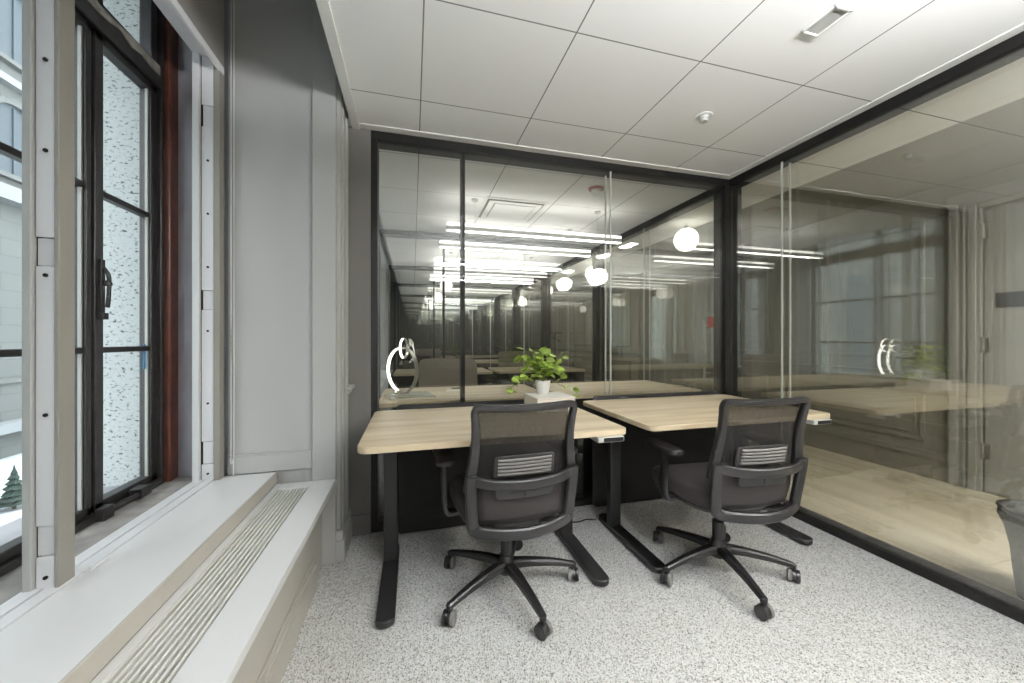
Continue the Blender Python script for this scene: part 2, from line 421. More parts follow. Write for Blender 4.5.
# ---- window joinery
XW = -1.15
def window(n, y0, y1, leaves, label, detail):
    w = thing('window_%d' % n, label, 'window', (0, 0, 0), 0, None, 'structure')
    z0, z1, zt0, zt1, z2 = H-.665, H-.61, H+1.135, H+1.25, 3.02
    fr = MB()
    fr.box(XW-.045, XW+.035, y0, y1, z0-.04, z1-.03)
    fr.box(XW-.045, XW+.037, y0+.02, y1-.02, zt0+.012, zt1-.012)
    fr.box(XW-.045, XW+.035, y0, y0+.03, z0, z2); fr.box(XW-.045, XW+.035, y1-.025, y1, z0, z2)
    fr.box(XW-.045, XW+.035, y0, y1, z2-.04, z2)
    fr.build('window_frame', M['steel'], w, bevel=.004)
    if detail:
        wr = MB()
        rr = random.Random(3)
        pts = []
        for k in range(15):
            y = y0+.9+k*.058
            pts.append((XW+.038, y, zt1-.03+rr.uniform(-.008, .006)))
        wr.sweep(pts, [(.006, rr.uniform(.012, .05)) for _ in pts])
        wr.build('worn_paint', M['worn'], w)
    for k, (a, b) in enumerate(leaves):
        c = MB()
        s = .040 if k == 0 else .022
        for (p, q, zz0, zz1) in ((a, b, z1-.028, zt0+.012), (a, b, zt1-.012, z2-.04)):
            c.box(XW-.025, XW+.02, p, p+s, zz0, zz1); c.box(XW-.025, XW+.02, q-s, q, zz0, zz1)
            c.box(XW-.025, XW+.02, p, q, zz0, zz0+.03); c.box(XW-.025, XW+.02, p, q, zz1-.03, zz1)
        for zm in (H+.555, H-.04):
            c.box(XW-.02, XW+.015, a+s, b-s, zm-.011, zm+.011)
        sash = c.build('sash', M['steel'], w, bevel=.003)
        MB().box(XW-.008, XW, a+s-.005, b-s+.005, z1, zt0-.01).box(XW-.008, XW, a+s-.005, b-s+.005, zt1+.01, z2-.06).build('pane', M['wglass'], sash)
        if detail and k < 2:
            # raised glazing bead and the casement lever
            g = MB()
            for yy in (a+s, b-s-.008): g.box(XW+.0, XW+.01, yy, yy+.006, z1, zt0-.01)
            g.build('glazing_bead', M['alug'], sash)
    if detail:
        a, b = leaves[0]
        h = MB()
        h.box(XW+.02, XW+.032, a+.010, a+.030, H+.10, H+.30); h.tube(bez([(XW+.03, a+.022, H+.27), (XW+.045, a+.024, H+.24), (XW+.046, a+.024, H+.18), (XW+.042, a+.024, H+.12)], 5), .007, 8)
        h.lathe([(.0, 0), (.012, .002), (.014, .012), (.01, .022), (0, .024)], (XW+.038, a+.03, H+.20), 10)
        h.box(XW+.02, XW+.04, a+.006, a+.034, H+.075, H+.10)
        h.build('window_handle', M['steel'], w, bevel=.003)
        l = MB()
        l.box(XW+.03, XW+.06, a-.02, a+.03, z1-.075, z1-.01)
        l.tube([(XW+.045, a+.02, z1-.035), (XW+.06, a+.14, z1-.03), (XW+.055, a+.30, z1-.02)], .011, 8)
        l.box(XW+.03, XW+.075, a+.15, a+.21, z1-.045, z1-.005)
        l.build('stay_arm', M['steel'], w, bevel=.003)
    return w
w1 = window(1, .33, 2.085, [(1.715, 2.06), (1.35, 1.70), (.97, 1.335), (.36, .955)], 'dark steel casement window beside the radiator cover', True)
MB().box(XW-.05, XW+.055, 2.088, 2.155, .49, 3.02).box(XW-.03, XW+.03, 2.075, 2.09, .49, 3.02).build('jamb', M['redwood'], w1, bevel=.008)
# low blue tape strip on the pane
MB().box(XW+.001, XW+.0025, 2.0, 2.018, H-.13, H-.02).build('blue_tape', M['tape'], w1)
for k in range(1, 5):
    a, b = WIN[k]
    mid = (a+b)/2
    window(k+1, a+.03, b-.03, [(a+.06, mid-.01), (mid+.01, b-.06)], 'steel casement window of the %s office past the back glass' % ('next', 'second', 'third', 'fourth')[k-1], False)
    # white inner posts
# stone sill, white rail, inner storm track posts
mb = MB()
for a, b in WIN: mb.box(-1.20, -.90, a, b+.03, .47, .494)
struct(mb.build('window_sill', M['stone'], bevel=.003), 'weathered grey stone sill under the window', 'sill')

def track_post(yc, label, wide):
    """enamelled storm window upright"""
    t = thing('window_track', label, 'window track', (0, 0, 0), 0, None, 'structure')
    if wide:
        MB().box(-.980, -.962, yc-.005, yc+.045, .497, 3.0).build('outer_lip', M['alug'], t, bevel=.002)
        MB().box(-.962, -.953, yc+.012, yc+.045, .497, 3.0).build('groove', M['black'], t)
        MB().box(-.918, -.908, yc+.0, yc+.05, .497, 3.0).box(-.95, -.918, yc+.02, yc+.05, .497, 3.0).build('post_core', M['warmgrey'], t, bevel=.002)
        y = yc+.004
        x0, x1 = -.955, -.919
    else:
        MB().box(-.985, -.958, yc-.01, yc+.03, .497, 3.0).build('outer_lip', M['alu'], t, bevel=.002)
        MB().box(-.958, -.950, yc+.008, yc+.03, .497, 3.0).build('groove', M['black'], t)
        MB().box(-.95, -.905, yc+.02, yc+.035, .497, 3.0).build('post_core', M['alug'], t, bevel=.002)
        MB().box(-.905, -.88, yc+.0, yc+.045, .497, 3.0).build('side_cover', M['warmgrey'], t, bevel=.002)
        y = yc+.004
        x0, x1 = -.950, -.906
    segs = [(.497, .575, 0), (.575, .665, .006), (.665, 1.285, 0), (1.285, 1.375, .006), (1.375, 1.63, 0)] if wide else [(.497, .575, 0), (.575, .68, .006), (.68, 1.30, 0), (1.30, 1.39, .006), (1.39, 2.16, 0), (2.16, 2.26, .006), (2.26, 3.0, 0)]
    if wide: segs = [(.497, .585, 0), (.585, .665, .006), (.665, 1.355, 0), (1.355, 1.43, .006), (1.43, 3.0, 0)]
    for z0, z1, d in segs:
        MB().box(x0-.004, x1-d*.2, y+d, y+.03, z0+.001, z1-.001).build('cover_strip', M['alu'], t, bevel=.0015)
    hs = MB()
    for z in [.53, .96, 1.33, 1.66, 1.9, 2.2, 2.5] if wide else [.53, .86, 1.2, 1.5, 1.75, 2.0]:
        hs.lathe([(.0, -.002), (.005, -.002), (.005, .003), (0, .003)], (0, 0, 0), 10, Matrix.Translation(((x0+x1)/2, y-.001, z)) @ Matrix.Rotation(R(90), 4, 'X'))
    hs.build('screw_holes', M['black'], t)
    return t
track_post(1.262, 'white and grey storm window upright in front of the left casement', True)
track_post(2.045, 'white storm window upright at the right end of the window', False)
t = thing('window_track', 'white storm window rail along the sill and head', 'window track', (0, 0, 0), 0, None, 'structure')
MB().box(-.985, -.945, .3, 2.09, .494, .503).box(-.94, -.905, .3, 2.09, .494, .5015).build('sill_rail', M['alu'], t, bevel=.001)
MB().box(-.985, -.905, .3, 2.09, H+1.33, H+1.40).build('head_rail', M['alu'], t, bevel=.002)
c = MB().box(-.905, -.885, 1.33, 1.39, .4975, .5035).box(-.899, -.891, 1.34, 1.42, .5035, .507)
c.build('latch_clip', M['alu'], t, bevel=.001)

# roller shade
rs_ = thing('roller_shade', 'pale grey roller shade drawn up at the top of the window', 'blind', (-.88, 1.2, 2.44))
MB().box(-.002, .002, -.86, .875, .02, .60).build('shade_fabric', M['shade'], rs_)
MB().box(-.008, .008, -.86, .875, -.012, .022).build('hem_bar', M['alu'], rs_, bevel=.004)
MB().lathe([(0, -.86), (.028, -.86), (.028, .875), (0, .875)], (0, 0, .60), 16, Matrix.Rotation(R(-90), 4, 'X')).build('roller', M['alug'], rs_, smooth=True)
ch = MB()
pts = bez([(.030, .885, .60), (.03, .885, -.5), (.03, .885, -1.75), (.03, .88, -1.86), (.035, .872, -1.88), (.04, .88, -1.86), (.042, .885, -1.75), (.042, .885, .6)], 6)
ch.tube(pts, .0022, 6)
for k in range(0, 70): ch.lathe([(0, -.003), (.0035, 0), (0, .003)], (.03, .885, .55-k*.034), 6)
ch.build('bead_chain', M['alu'], rs_)

# ---- radiator cover + raised sill
struct(MB().box(-.905, -.66, YBK, 2.097, .47, .4965).build('trim_6', M['sill'], bevel=.003), 'raised white inner sill board along the window', 'trim')
struct(MB().box(-.69, -.655, YBK, 2.097, .438, .4962).build('trim_10', M['cover'], bevel=.002), 'fascia below the front edge of the inner sill board, shade put into its grey', 'trim')
rc = thing('radiator_cover', 'long white radiator cover with slotted top grille under the window', 'radiator cover', (-.5, 0, 0))
X = lambda x: x+.5
zt = H-.72
MB().box(X(-.655), X(-.628), YBK, 2.087, zt-.03, zt).box(X(-.492), X(-.38), YBK, 2.087, zt-.03, zt).box(X(-.628), X(-.492), 2.005, 2.087, zt-.03, zt).build('top_board', M['sill'], rc, bevel=.003)
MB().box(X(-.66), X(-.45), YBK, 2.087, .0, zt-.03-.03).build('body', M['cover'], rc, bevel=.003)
b = MB()
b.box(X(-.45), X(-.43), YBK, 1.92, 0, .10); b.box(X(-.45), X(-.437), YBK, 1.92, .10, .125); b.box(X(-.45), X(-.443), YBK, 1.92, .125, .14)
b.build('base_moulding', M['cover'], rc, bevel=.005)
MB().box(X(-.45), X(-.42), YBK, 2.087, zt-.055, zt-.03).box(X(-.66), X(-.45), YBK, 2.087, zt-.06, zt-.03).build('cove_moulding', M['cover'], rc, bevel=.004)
g = MB()
for k in range(9):
    x = X(-.6265+.0152*k); g.box(x, x+.0065, YBK, 2.003, zt-.014, zt-.002)
g.build('grille', M['grillw'], rc)
MB().box(X(-.628), X(-.492), YBK, 2.004, zt-.03, zt-.026).build('grille_recess', M['grilld'], rc)

# sills in the farther offices
for i in range(3):
    y0 = YB+.12+PITCH*i
    struct(MB().box(-.90, -.42, y0, y0+PITCH-.12, .44, .49).box(-.66, -.45, y0, y0+PITCH-.12, 0, .44).build('window_sill', M['sill'], bevel=.003), 'white sill board in the %s office past the back glass' % ('next', 'second', 'third')[i], 'sill')

# ------------------------------------------------------------------ glass walls
def glass_wall(name, label, axis, pos, a, b, mull=(), joints=(), double=True, posts=(True, True), pane_parts=None):
    """axis 'X': wall runs along X at y=pos; axis 'Y': runs along Y at x=pos"""
    w = thing(name, label, 'glass wall', (0, 0, 0), 0, None, 'structure')
    D = .12
    def bx(mb, s0, s1, d0, d1, z0, z1):
        if axis == 'X': mb.box(s0, s1, pos+d0, pos+d1, z0, z1)
        else: mb.box(pos+d0, pos+d1, s0, s1, z0, z1)
    f = MB(); bx(f, a, b, 0, D, CEIL-.055, CEIL-.001); f.build('top_frame', M['black'], w, bevel=.002)
    f = MB(); bx(f, a, b, 0, D, .0005, .042); f.build('bottom_frame', M['black'], w, bevel=.002)
    ends = [a]*posts[0]+[b-.038]*posts[1]
    for p in ends:
        f = MB(); bx(f, p, p+.038, 0, D, .042, CEIL-.055); f.build('post', M['black'], w, bevel=.002)
    for p in mull:
        f = MB(); bx(f, p-.013, p+.013, .03, .09, .042, CEIL-.055); f.build('mullion', M['black'], w)
    ds = (.022, .092) if double else (.055,)
    edges = [a+.036*posts[0]] + sorted(list(mull)+list(joints)) + [b-.036*posts[1]]
    for d in ds:
        for p, q in zip(edges[:-1], edges[1:]):
            g = MB(); bx(g, p+.002, q-.002, d-.004, d+.004, .04, CEIL-.053); g.build('glass_pane', M['glassr' if axis == 'Y' else 'glass'], w)
        for j in joints:
            g = MB(); bx(g, j-.004, j+.004, d-.0055, d+.0055, .042, CEIL-.055); g.build('joint_strip', M['clear'], w)
    return w
glass_wall('wall_back', 'black framed glass wall behind the two desks', 'X', YB, -.242, XR, (.315,), (1.372,))
glass_wall('wall_right', 'black framed glass wall between this office and the corridor', 'Y', XR, YBK, YB, (), (-.6, 1.95), posts=(False, False))
# corner post
struct(MB().box(XR, XR+.12, YB, YB+.12, 0, CEIL-.001).build('trim_7', M['black'], bevel=.003), 'black corner post where the two glass walls meet', 'trim')
names = ('next', 'second', 'third', 'fourth', 'fifth')
for i in range(4):
    y = YB+PITCH*(i+1)
    glass_wall('wall_far', 'glass wall at the far end of the %s office' % names[i], 'X', y, -.40, XR, (.36,), (1.372,), double=False)
    struct(MB().box(XR, XR+.12, y, y+.12, 0, CEIL-.001).build('trim_8', M['black'], bevel=.003), 'black post at the far corridor corner of the %s office' % names[i], 'trim')
for i in range(5):
    y = YB+.12+PITCH*i
    e = min(y+PITCH-.12, YEND)
    glass_wall('wall_right', 'corridor glass wall of the %s office past the back glass' % names[i], 'Y', XR, y, e, (), (y+1.02,), double=(i == 0), posts=(False, False))

# ------------------------------------------------------------------ corridor
cw = MB().box(XC, XC+.1, YBK, 6.2, 0, CEIL)
struct(cw.build('wall_corridor', M['taupe']), 'taupe panelled corridor wall', 'wall')
struct(MB().box(XC, XC+.1, 6.2, YEND, 0, CEIL).build('wall_corridor', M['taupel']), 'pale section of the corridor wall farther on', 'wall')
p = MB()
p.box(XC-.025, XC, 1.98, YEND, 0, .17); p.box(XC-.035, XC, 1.98, YEND, .17, .20); p.box(XC-.018, XC, 1.98, YEND, .20, .225)
struct(p.build('baseboard_right', M['taupe'], bevel=.004), 'tall taupe skirting board along the corridor wall', 'baseboard')
def frame_rect(mb, x, y0, y1, z0, z1, w, d):
    mb.box(x-d, x, y0, y1, z0, z0+w); mb.box(x-d, x, y0, y1, z1-w, z1); mb.box(x-d, x, y0, y0+w, z0+w, z1-w); mb.box(x-d, x, y1-w, y1, z0+w, z1-w)
p = MB()
for y0 in (2.12, 3.55, 4.98, 6.5, 8.0):
    frame_rect(p, XC, y0, y0+1.25, .30, .72, .03, .016)
    frame_rect(p, XC, y0+.06, y0+1.19, .36, .66, .012, .010)
    frame_rect(p, XC, y0, y0+1.25, 1.0, 2.15, .03, .014)
p.box(XC-.03, XC, 1.98, YEND, .82, .87); p.box(XC-.045, XC, 1.98, YEND, .87, .89)
struct(p.build('trim_9', M['taupe'], bevel=.004), 'raised panel mouldings and chair rail on the corridor wall', 'trim')
d = thing('door_1', 'grey panel door with steel hinges across the corridor', 'door', (XC, 1.78, 0), 0, None, 'structure')
MB().box(-.012, .03, -.90, 0, .01, 2.14).build('door_leaf', M['doorp'], d, bevel=.003)
cs = MB()
cs.box(-.03, 0, .01, .20, 0, 2.24); cs.box(-.045, -.03, .03, .075, 0, 2.20); cs.box(-.05, -.03, .13, .18, 0, 2.24); cs.box(-.038, -.03, .09, .11, 0, 2.24)
cs.box(-.03, 0, -.95, .20, 2.16, 2.30); cs.box(-.045, -.03, -.95, .19, 2.20, 2.23)
cs.build('door_casing', M['doorp'], d, bevel=.004)
for z in (H+.822, H-.042, H-.845):
    MB().box(-.02, -.010, -.028, .022, z-.055, z+.055).lathe([(0, -.058), (.009, -.058), (.009, .058), (0, .058)], (-.026, .004, z), 10).build('hinge', M['chrome'], d, bevel=.001)
MB().box(-.020, -.0125, -.33, -.06, H+.235, H+.345).build('sign_plate', M['black'], d, bevel=.002)

# waste bin with draped liner by the glass
wb = thing('waste_basket', 'grey fabric basket with slumped rim on the corridor floor beyond the glass', 'basket', (2.69, .95, 0))
n = 28; rs2 = []
for (r, z, wv) in ((.10, .0, 0), (.13, .004, 0), (.145, .1, .004), (.155, .2, .006), (.175, .29, .012), (.205, .34, .014), (.20, .375, .012), (.17, .36, .01), (.15, .25, 0), (.12, .03, 0)):
    r *= .68; z *= 1.06
    rs2.append([((r+wv*math.sin(5*a)+wv*.6*math.sin(3*a+1))*math.cos(a)*1.0, (r+wv*math.sin(5*a))*math.sin(a), z+wv*.9*math.sin(2*a+.6)) for a in [2*math.pi*i/n for i in range(n)]])
MB().rings(rs2).build('basket_body', M['bin'], wb, smooth='all')
MB().tube([((.138+.01*math.sin(5*a))*math.cos(a), (.138+.01*math.sin(5*a))*math.sin(a), .396+.010*math.sin(2*a+.6)) for a in [2*math.pi*i/n for i in range(n)]], .007, 8, True).build('rim_piping', M['black'], wb, smooth='all')

# ------------------------------------------------------------------ desks
def make_desk(label, loc):
    t = thing('standing_desk', label, 'desk', loc, 0, None)
    W, Dp, zt = 1.17, .755, .75
    top = MB().prism(rrect(0, W, 0, Dp, .045, 6), zt-.027, zt).build('tabletop', M['oak'], t, bevel=.003)
    for x in (.10, W-.10):
        MB().box(x-.035, x+.035, .48, .53, .03, zt-.06).box(x-.028, x+.028, .485, .525, .3, zt-.04).build('leg', M['deskblack'], t, bevel=.006)
        MB().prism(rrect(x-.038, x+.038, .05, .65, .036, 6), .008, .036).prism(rrect(x-.02, x+.02, .06, .10, .015), .0005, .01).prism(rrect(x-.02, x+.02, .59, .63, .015), .0005, .01).build('foot', M['deskblack'], t, bevel=.006)
        MB().box(x-.03, x+.03, .08, .68, zt-.055, zt-.027).build('support_arm', M['deskblack'], t, bevel=.003)
    MB().box(.10, W-.10, .46, .55, zt-.062, zt-.035).build('crossbar', M['deskblack'], t, bevel=.004)
    mp = MB()
    mp.rings([[(x, .785, z) for x, z in rrect(.11, W-.02, .012, zt+.022, .03)], [(x, .803, z) for x, z in rrect(.11, W-.02, .012, zt+.022, .03)]])
    for x in (.25, W-.25): mp.box(x-.02, x+.02, .68, .79, zt-.04, zt-.028)
    mp.build('privacy_panel', M['panel'], t, bevel=.002)
    cp = MB().box(W-.165, W-.035, -.012, .07, zt-.052, zt-.0272).build('control_panel', M['ctrl'], t, bevel=.004)
    bt = MB()
    for k in range(6):
        bt.box(W-.135+.016*k, W-.125+.016*k, -.0135, -.011, zt-.045, zt-.035)
    bt.box(W-.138, W-.04, -.0128, -.0115, zt-.049, zt-.031)
    bt.build('buttons', M['black'], cp)
    return t
DL = (-.207, 1.50, 0); DR = (1.085, 1.515, 0)
desk = make_desk('pale oak standing desk on the left, nearest the window', DL)
desk2 = copy_tree(desk, loc=DR, label='pale oak standing desk on the right, beside the corridor glass wall')

cbm = MB().tube(bez([(.905, 2.13, .005), (.95, 2.16, .005), (1.02, 2.155, .005), (1.08, 2.17, .005), (1.14, 2.15, .005)], 6), .004, 8).build('power_cable', M['black'], smooth='all')
tag(cbm, 'short black cable on the carpet between the two standing desks', 'cable')
# ------------------------------------------------------------------ task chair
def make_chair(label, loc, rz):
    t = thing('task_chair', label, 'chair', loc, rz)
    # star base
    b = MB()
    b.lathe([(0, .075), (.036, .075), (.042, .085), (.042, .125), (.034, .14), (.03, .16), (0, .16)], n=20)
    for k in range(5):
        a = R(-80+72*k); ca, sa = math.cos(a), math.sin(a)
        pts = bez([(.02*ca, .02*sa, .112), (.10*ca, .10*sa, .112), (.22*ca, .22*sa, .099), (.325*ca, .325*sa, .078)], 4)
        L = len(pts)
        b.sweep(pts, [(.058-.030*i/(L-1), .046-.022*i/(L-1)) for i in range(L)], n=8, power=.6)
        b.lathe([(0, -.012), (.014, -.012), (.015, .006), (0, .012)], (.322*ca, .322*sa, .076), 12)
    b.build('star_base', M['plastic'], t, smooth=True)
    for k in range(5):
        a = R(-80+72*k); cx, cy = .325*math.cos(a), .325*math.sin(a)
        tr = Matrix.Translation((cx, cy, 0)) @ Matrix.Rotation(a+R((20, 75, -60, 110, 35)[k]), 4, 'Z')
        h = MB()
        h.lathe([(0, .04), (.006, .04), (.006, .075), (0, .075)], n=8, mat=tr)
        ring = []
        for s in (-.008, .008):
            pr = []
            for i in range(13):
                th = R(-10+200*i/12); pr.append(tr @ Vector((.026*math.cos(th)-.004, s, .030+.027*math.sin(th))))
            ring.append(pr)
        h.rings(ring)
        c_ = h.build('caster', M['plastic'], t, smooth=True)
        for s in (-1, 1):
            wm = tr @ Matrix.Translation((0, s*.0165, .029)) @ Matrix.Rotation(R(90), 4, 'X')
            MB().lathe([(0, -.008), (.018, -.0085), (.0225, -.009), (.0285, -.007), (.029, 0), (.0285, .007), (.0225, .009), (.018, .0085), (0, .008)], n=22, mat=wm).build('wheel', M['wheelg' if s > 0 else 'plastic'], c_, smooth=True)
    g = MB().lathe([(0, .14), (.027, .14), (.027, .25), (.018, .252), (.018, .37), (0, .37)], n=18)
    g.build('gas_cylinder', M['plastic'], t, smooth=True)
    m = MB().box(-.10, .10, -.16, .10, .355, .385).box(-.05, .05, -.10, .08, .33, .36)
    m.box(-.20, .20, -.02, .10, .372, .392)
    mech = m.build('tilt_mechanism', M['plastic'], t, bevel=.008)
    MB().tube([(.08, .02, .365), (.20, .03, .365), (.235, .03, .362)], .006, 8).lathe([(0, -.03), (.012, -.026), (.012, .03), (0, .032)], (0, 0, 0), 10, Matrix.Translation((.245, .03, .362)) @ Matrix.Rotation(R(90), 4, 'Y')).build('lever', M['plastic'], mech, smooth=True)
    # seat cushion: rounded slab with waterfall front
    sb = MB(); nx, rows = 36, []
    prof = [(.93, .392), (.985, .398), (1.0, .415), (1.0, .44), (.985, .457), (.93, .466), (.72, .472), (.35, .474)]
    def outline(sc_, z):
        out = []
        for i in range(nx):
            a = 2*math.pi*i/nx; c_, s_ = math.cos(a), math.sin(a)
            x = math.copysign(abs(c_)**.42, c_)*.245; y = math.copysign(abs(s_)**.42, s_)*.235
            if y < 0: x *= 1-.10*(-y/.235)
            zz = z - (.018*max(0, y/.235)**3) + .006*(x/.245)**2*(1 if z > .46 else 0)
            out.append((x*sc_, y*sc_+.045, zz))
        return out
    for s_, z in prof: rows.append(outline(s_, z))
    sb.rings(rows).build('seat', M['cushion'], t, smooth='all')
    pan = MB(); pan.rings([outline(.80, .365), outline(.93, .372), outline(.96, .388), outline(.95, .398)]).build('seat_pan', M['plastic'], t, smooth='all')
    # back frame ------------------------------------------------------
    def back_y(z):   # lean of the frame
        return -.205 - .19*(max(z-.40, 0))**1.3
    J = .60          # height of the cross bar
    fr = MB()
    # upper loop: side rails + top rail as one bent band
    xs = [(-.218, .56), (-.214, .62), (-.203, .70), (-.199, .78), (-.203, .84), (-.207, .872), (-.204, .890), (-.190, .898), (-.10, .895), (0, .893)]
    pts = [(x, back_y(z)-.018*(1-(x/.21)**2)*(1 if z > .88 else 0), z) for x, z in xs]
    pts = pts + [(-x, y, z) for x, y, z in reversed(pts[:-1])]
    pts = bez(pts, 4)
    sz = []
    for p in pts:
        k = min(1, max(0, (.89-p.z)/.34)); sz.append((.030+.004*k, .028+.022*k))
    def band(mb, pts, sz):
        """flat band: width measured inside the back plane, thickness along y"""
        P = [Vector(p) for p in pts]; rr = []
        for i, p in enumerate(P):
            tt = (P[min(i+1, len(P)-1)]-P[max(i-1, 0)]).normalized()
            yv = Vector((0, 1, 0)); a = tt.cross(yv).normalized(); bb = a.cross(tt).normalized()
            th, w = sz[i]; ring = []
            for k in range(10):
                an = 2*math.pi*(k+.5)/10; c_, s_ = math.cos(an), math.sin(an)
                c_ = math.copysign(abs(c_)**.6, c_); s_ = math.copysign(abs(s_)**.6, s_)
                ring.append(tuple(p+a*(c_*w/2)+bb*(s_*th/2)))
            rr.append(ring)
        mb.rings(rr)
    band(fr, pts, sz)
    # lower loop: flared sides running down to a bowed bottom rail
    lo = [(-.215, .63), (-.216, .58), (-.212, .50), (-.206, .435), (-.200, .412), (-.17, .402), (-.09, .397), (0, .395)]
    yb = lambda x, z: -.222-.03*(z-.40)/.2-.060*max(0, 1-(x/.21)**2)*(1 if z < .45 else 0)
    q = [(x, yb(x, z), z) for x, z in lo]; q = q+[(-x, y, z) for x, y, z in reversed(q[:-1])]
    q = bez(q, 4); band(fr, q, [(.030, .046)]*len(q))
    # cross bar bowed behind the back
    cb = [(-.218, -.232, .612), (-.19, -.262, .608), (-.12, -.292, .600), (0, -.305, .596), (.12, -.292, .600), (.19, -.262, .608), (.218, -.232, .612)]
    cb = bez(cb, 5); band(fr, cb, [(.026, .040)]*len(cb))
    for s in (-1, 1):   # arms that carry the frame down to the mechanism
        fr.sweep(bez([(s*.19, -.235, .42), (s*.15, -.20, .385), (s*.08, -.12, .372)], 4), (.05, .025), n=8, power=.6)
    fr.build('back_frame', M['plastic'], t, smooth=True)
    # mesh panel
    me = MB(); cols, rws = 14, 18; vs = []; fs = []
    for j in range(rws+1):
        z = .585+(.892-.585)*j/rws
        hw = .200 if z < .6 else (.205-.015*min(1, (z-.6)/.1))
        for i in range(cols+1):
            x = -hw+2*hw*i/cols
            y = back_y(z)+.012+(-.018 if z > .62 else -.030)*(1-(x/hw)**2)
            vs.append((x, y, z))
    for j in range(rws):
        for i in range(cols):
            a = j*(cols+1)+i; fs.append((a, a+1, a+cols+2, a+cols+1))
    me.add(vs, fs); mo = me.build('back_mesh', M['meshf'], t, smooth='all')
    so = mo.modifiers.new('solid', 'SOLIDIFY'); so.thickness = .0015
    # opaque padded lower back under the cross bar
    pd = MB(); rr = []
    for z, hw in ((.412, .188), (.44, .192), (.50, .198), (.56, .201), (.592, .201)):
        front = [(hw*u, back_y(z)+.012-.030*(1-u*u)-.010*math.sin(math.pi*(z-.41)/.18), z) for u in (-1, -.75, -.5, -.25, 0, .25, .5, .75, 1)]
        rr.append(front+[(x, y+.014, z) for x, y, z in reversed(front)])
    pd.rings(rr).build('back_pad', M['cushion'], t, smooth='all')
    # ribbed lumbar support
    lu = MB()
    yl = lambda x, z: back_y(z)-.016-.012*(1-(x/.13)**2)
    def plate(mb, x0, x1, z0, z1, r, off, th):
        po = rrect(x0, x1, z0, z1, r, 4)
        mb.rings([[(x, yl(x, z)-off, z) for x, z in po], [(x, yl(x, z)-off-th, z) for x, z in po]])
    plate(lu, -.128, .128, .612, .700, .012, -.004, .010)
    lo_ = lu.build('lumbar_support', M['plasticm'], t, bevel=.003)
    rb = MB()
    for k in range(5):
        z = .628+.0145*k
        pts = [(x, yl(x, z)-.009, z) for x in (-.112, -.06, 0, .06, .112)]
        rb.sweep(pts, (.010, .0095), n=8, power=.7)
    rb.build('ribs', M['lumbar'], lo_, smooth=True)
    tb = MB(); plate(tb, -.122, .122, .528, .592, .022, .014, .012); plate(tb, -.004, .004, .532, .560, .002, .025, .004)
    tb.build('height_slider', M['plasticm'], lo_, bevel=.004)
    # arms
    for s in (-1, 1):
        am = MB()
        am.sweep(bez([(s*.17, .03, .385), (s*.24, .03, .372), (s*.272, .03, .378), (s*.284, .03, .42), (s*.288, .02, .52), (s*.290, .01, .625)], 5), (.026, .052), up=(0, 1, 0), n=8, power=.55)
        ao = am.build('arm_post', M['plastic'], t, smooth=True)
        pdm = MB()
        po = rrect(s*.29-.04, s*.29+.04, -.10, .145, .03, 5)
        pdm.rings([[(x, y, .625) for x, y in po], [(x+(s*.29-x)*-.05, y, .634) for x, y in po], [(x, y, .642) for x, y in po], [(s*.29+(x-s*.29)*.8, y*.97, .646) for x, y in po]])
        pdm.build('arm_pad', M['plastic'], ao, smooth=True)
    return t
chair = make_chair('black mesh task chair at the left desk, back to the viewer', (.425, 1.68, 0), R(2))
chair2 = copy_tree(chair, loc=(1.485, 1.53, 0), rz=R(-4), label='black mesh task chair turned toward the right desk, by the corridor glass')

for ch in list(chair2.children):
    if ch.name.startswith(('star_base', 'caster')): ch.rotation_euler = (0, 0, R(-19))
# ------------------------------------------------------------------ things on the left desk
ZD = .75
def book(label, loc, rz, w, d_, h):
    bk = thing('book', label, 'book', loc, rz)
    MB().box(-w+.004, w-.003, -d_+.003, d_-.003, .003, h-.004).build('pages', M['pages'], bk, bevel=.001)
    MB().box(-w, w, -d_, d_, .0, .003).box(-w, w, -d_, d_, h-.004, h).box(-w, -w+.004, -d_, d_, .003, h-.004).build('cover', M['paper'], bk, bevel=.001)
    return bk
book('thick white book lying on the left desk under the potted plant', (.785, 2.07, ZD+.0004), R(2), .118, .115, .0798)
pl_ = thing('potted_plant', 'trailing green plant in a small white pot on top of the thick white book', 'plant', (.765, 2.125, ZD+.0806))
MB().lathe([(0, 0), (.034, 0), (.036, .004), (.046, .076), (.046, .080), (.042, .080), (.040, .07), (0, .068)], n=26).build('pot', M['pot'], pl_, smooth=True)
MB().lathe([(0, .068), (.0405, .068), (.0405, .071), (0, .073)], n=20).build('soil', M['soil'], pl_, smooth=True)
rr = random.Random(11)
lf = MB(); st = MB()
def leaf(base, direc, size, roll):
    d = Vector(direc).normalized(); up = Vector((0, 0, 1)); s = d.cross(up)
    if s.length < .1: s = Vector((1, 0, 0))
    s.normalize(); nrm = s.cross(d).normalized()
    s2 = s*math.cos(roll)+nrm*math.sin(roll); n2 = s2.cross(d).normalized()
    rows = [(0, .03), (.12, .34), (.35, .52), (.6, .48), (.82, .30), (1.0, .02)]
    vs = []; 
    for t_, w_ in rows:
        c = Vector(base)+d*(t_*size)-n2*(.18*size*t_*t_)
        for k in (-1, 0, 1): vs.append(tuple(c+s2*(k*w_*size)+n2*(abs(k)*w_*size*.22)))
    o = len(rows); fs = []
    for i in range(o-1):
        for k in range(2):
            a = i*3+k; fs.append((a, a+1, a+4, a+3))
    lf.add(vs, fs)
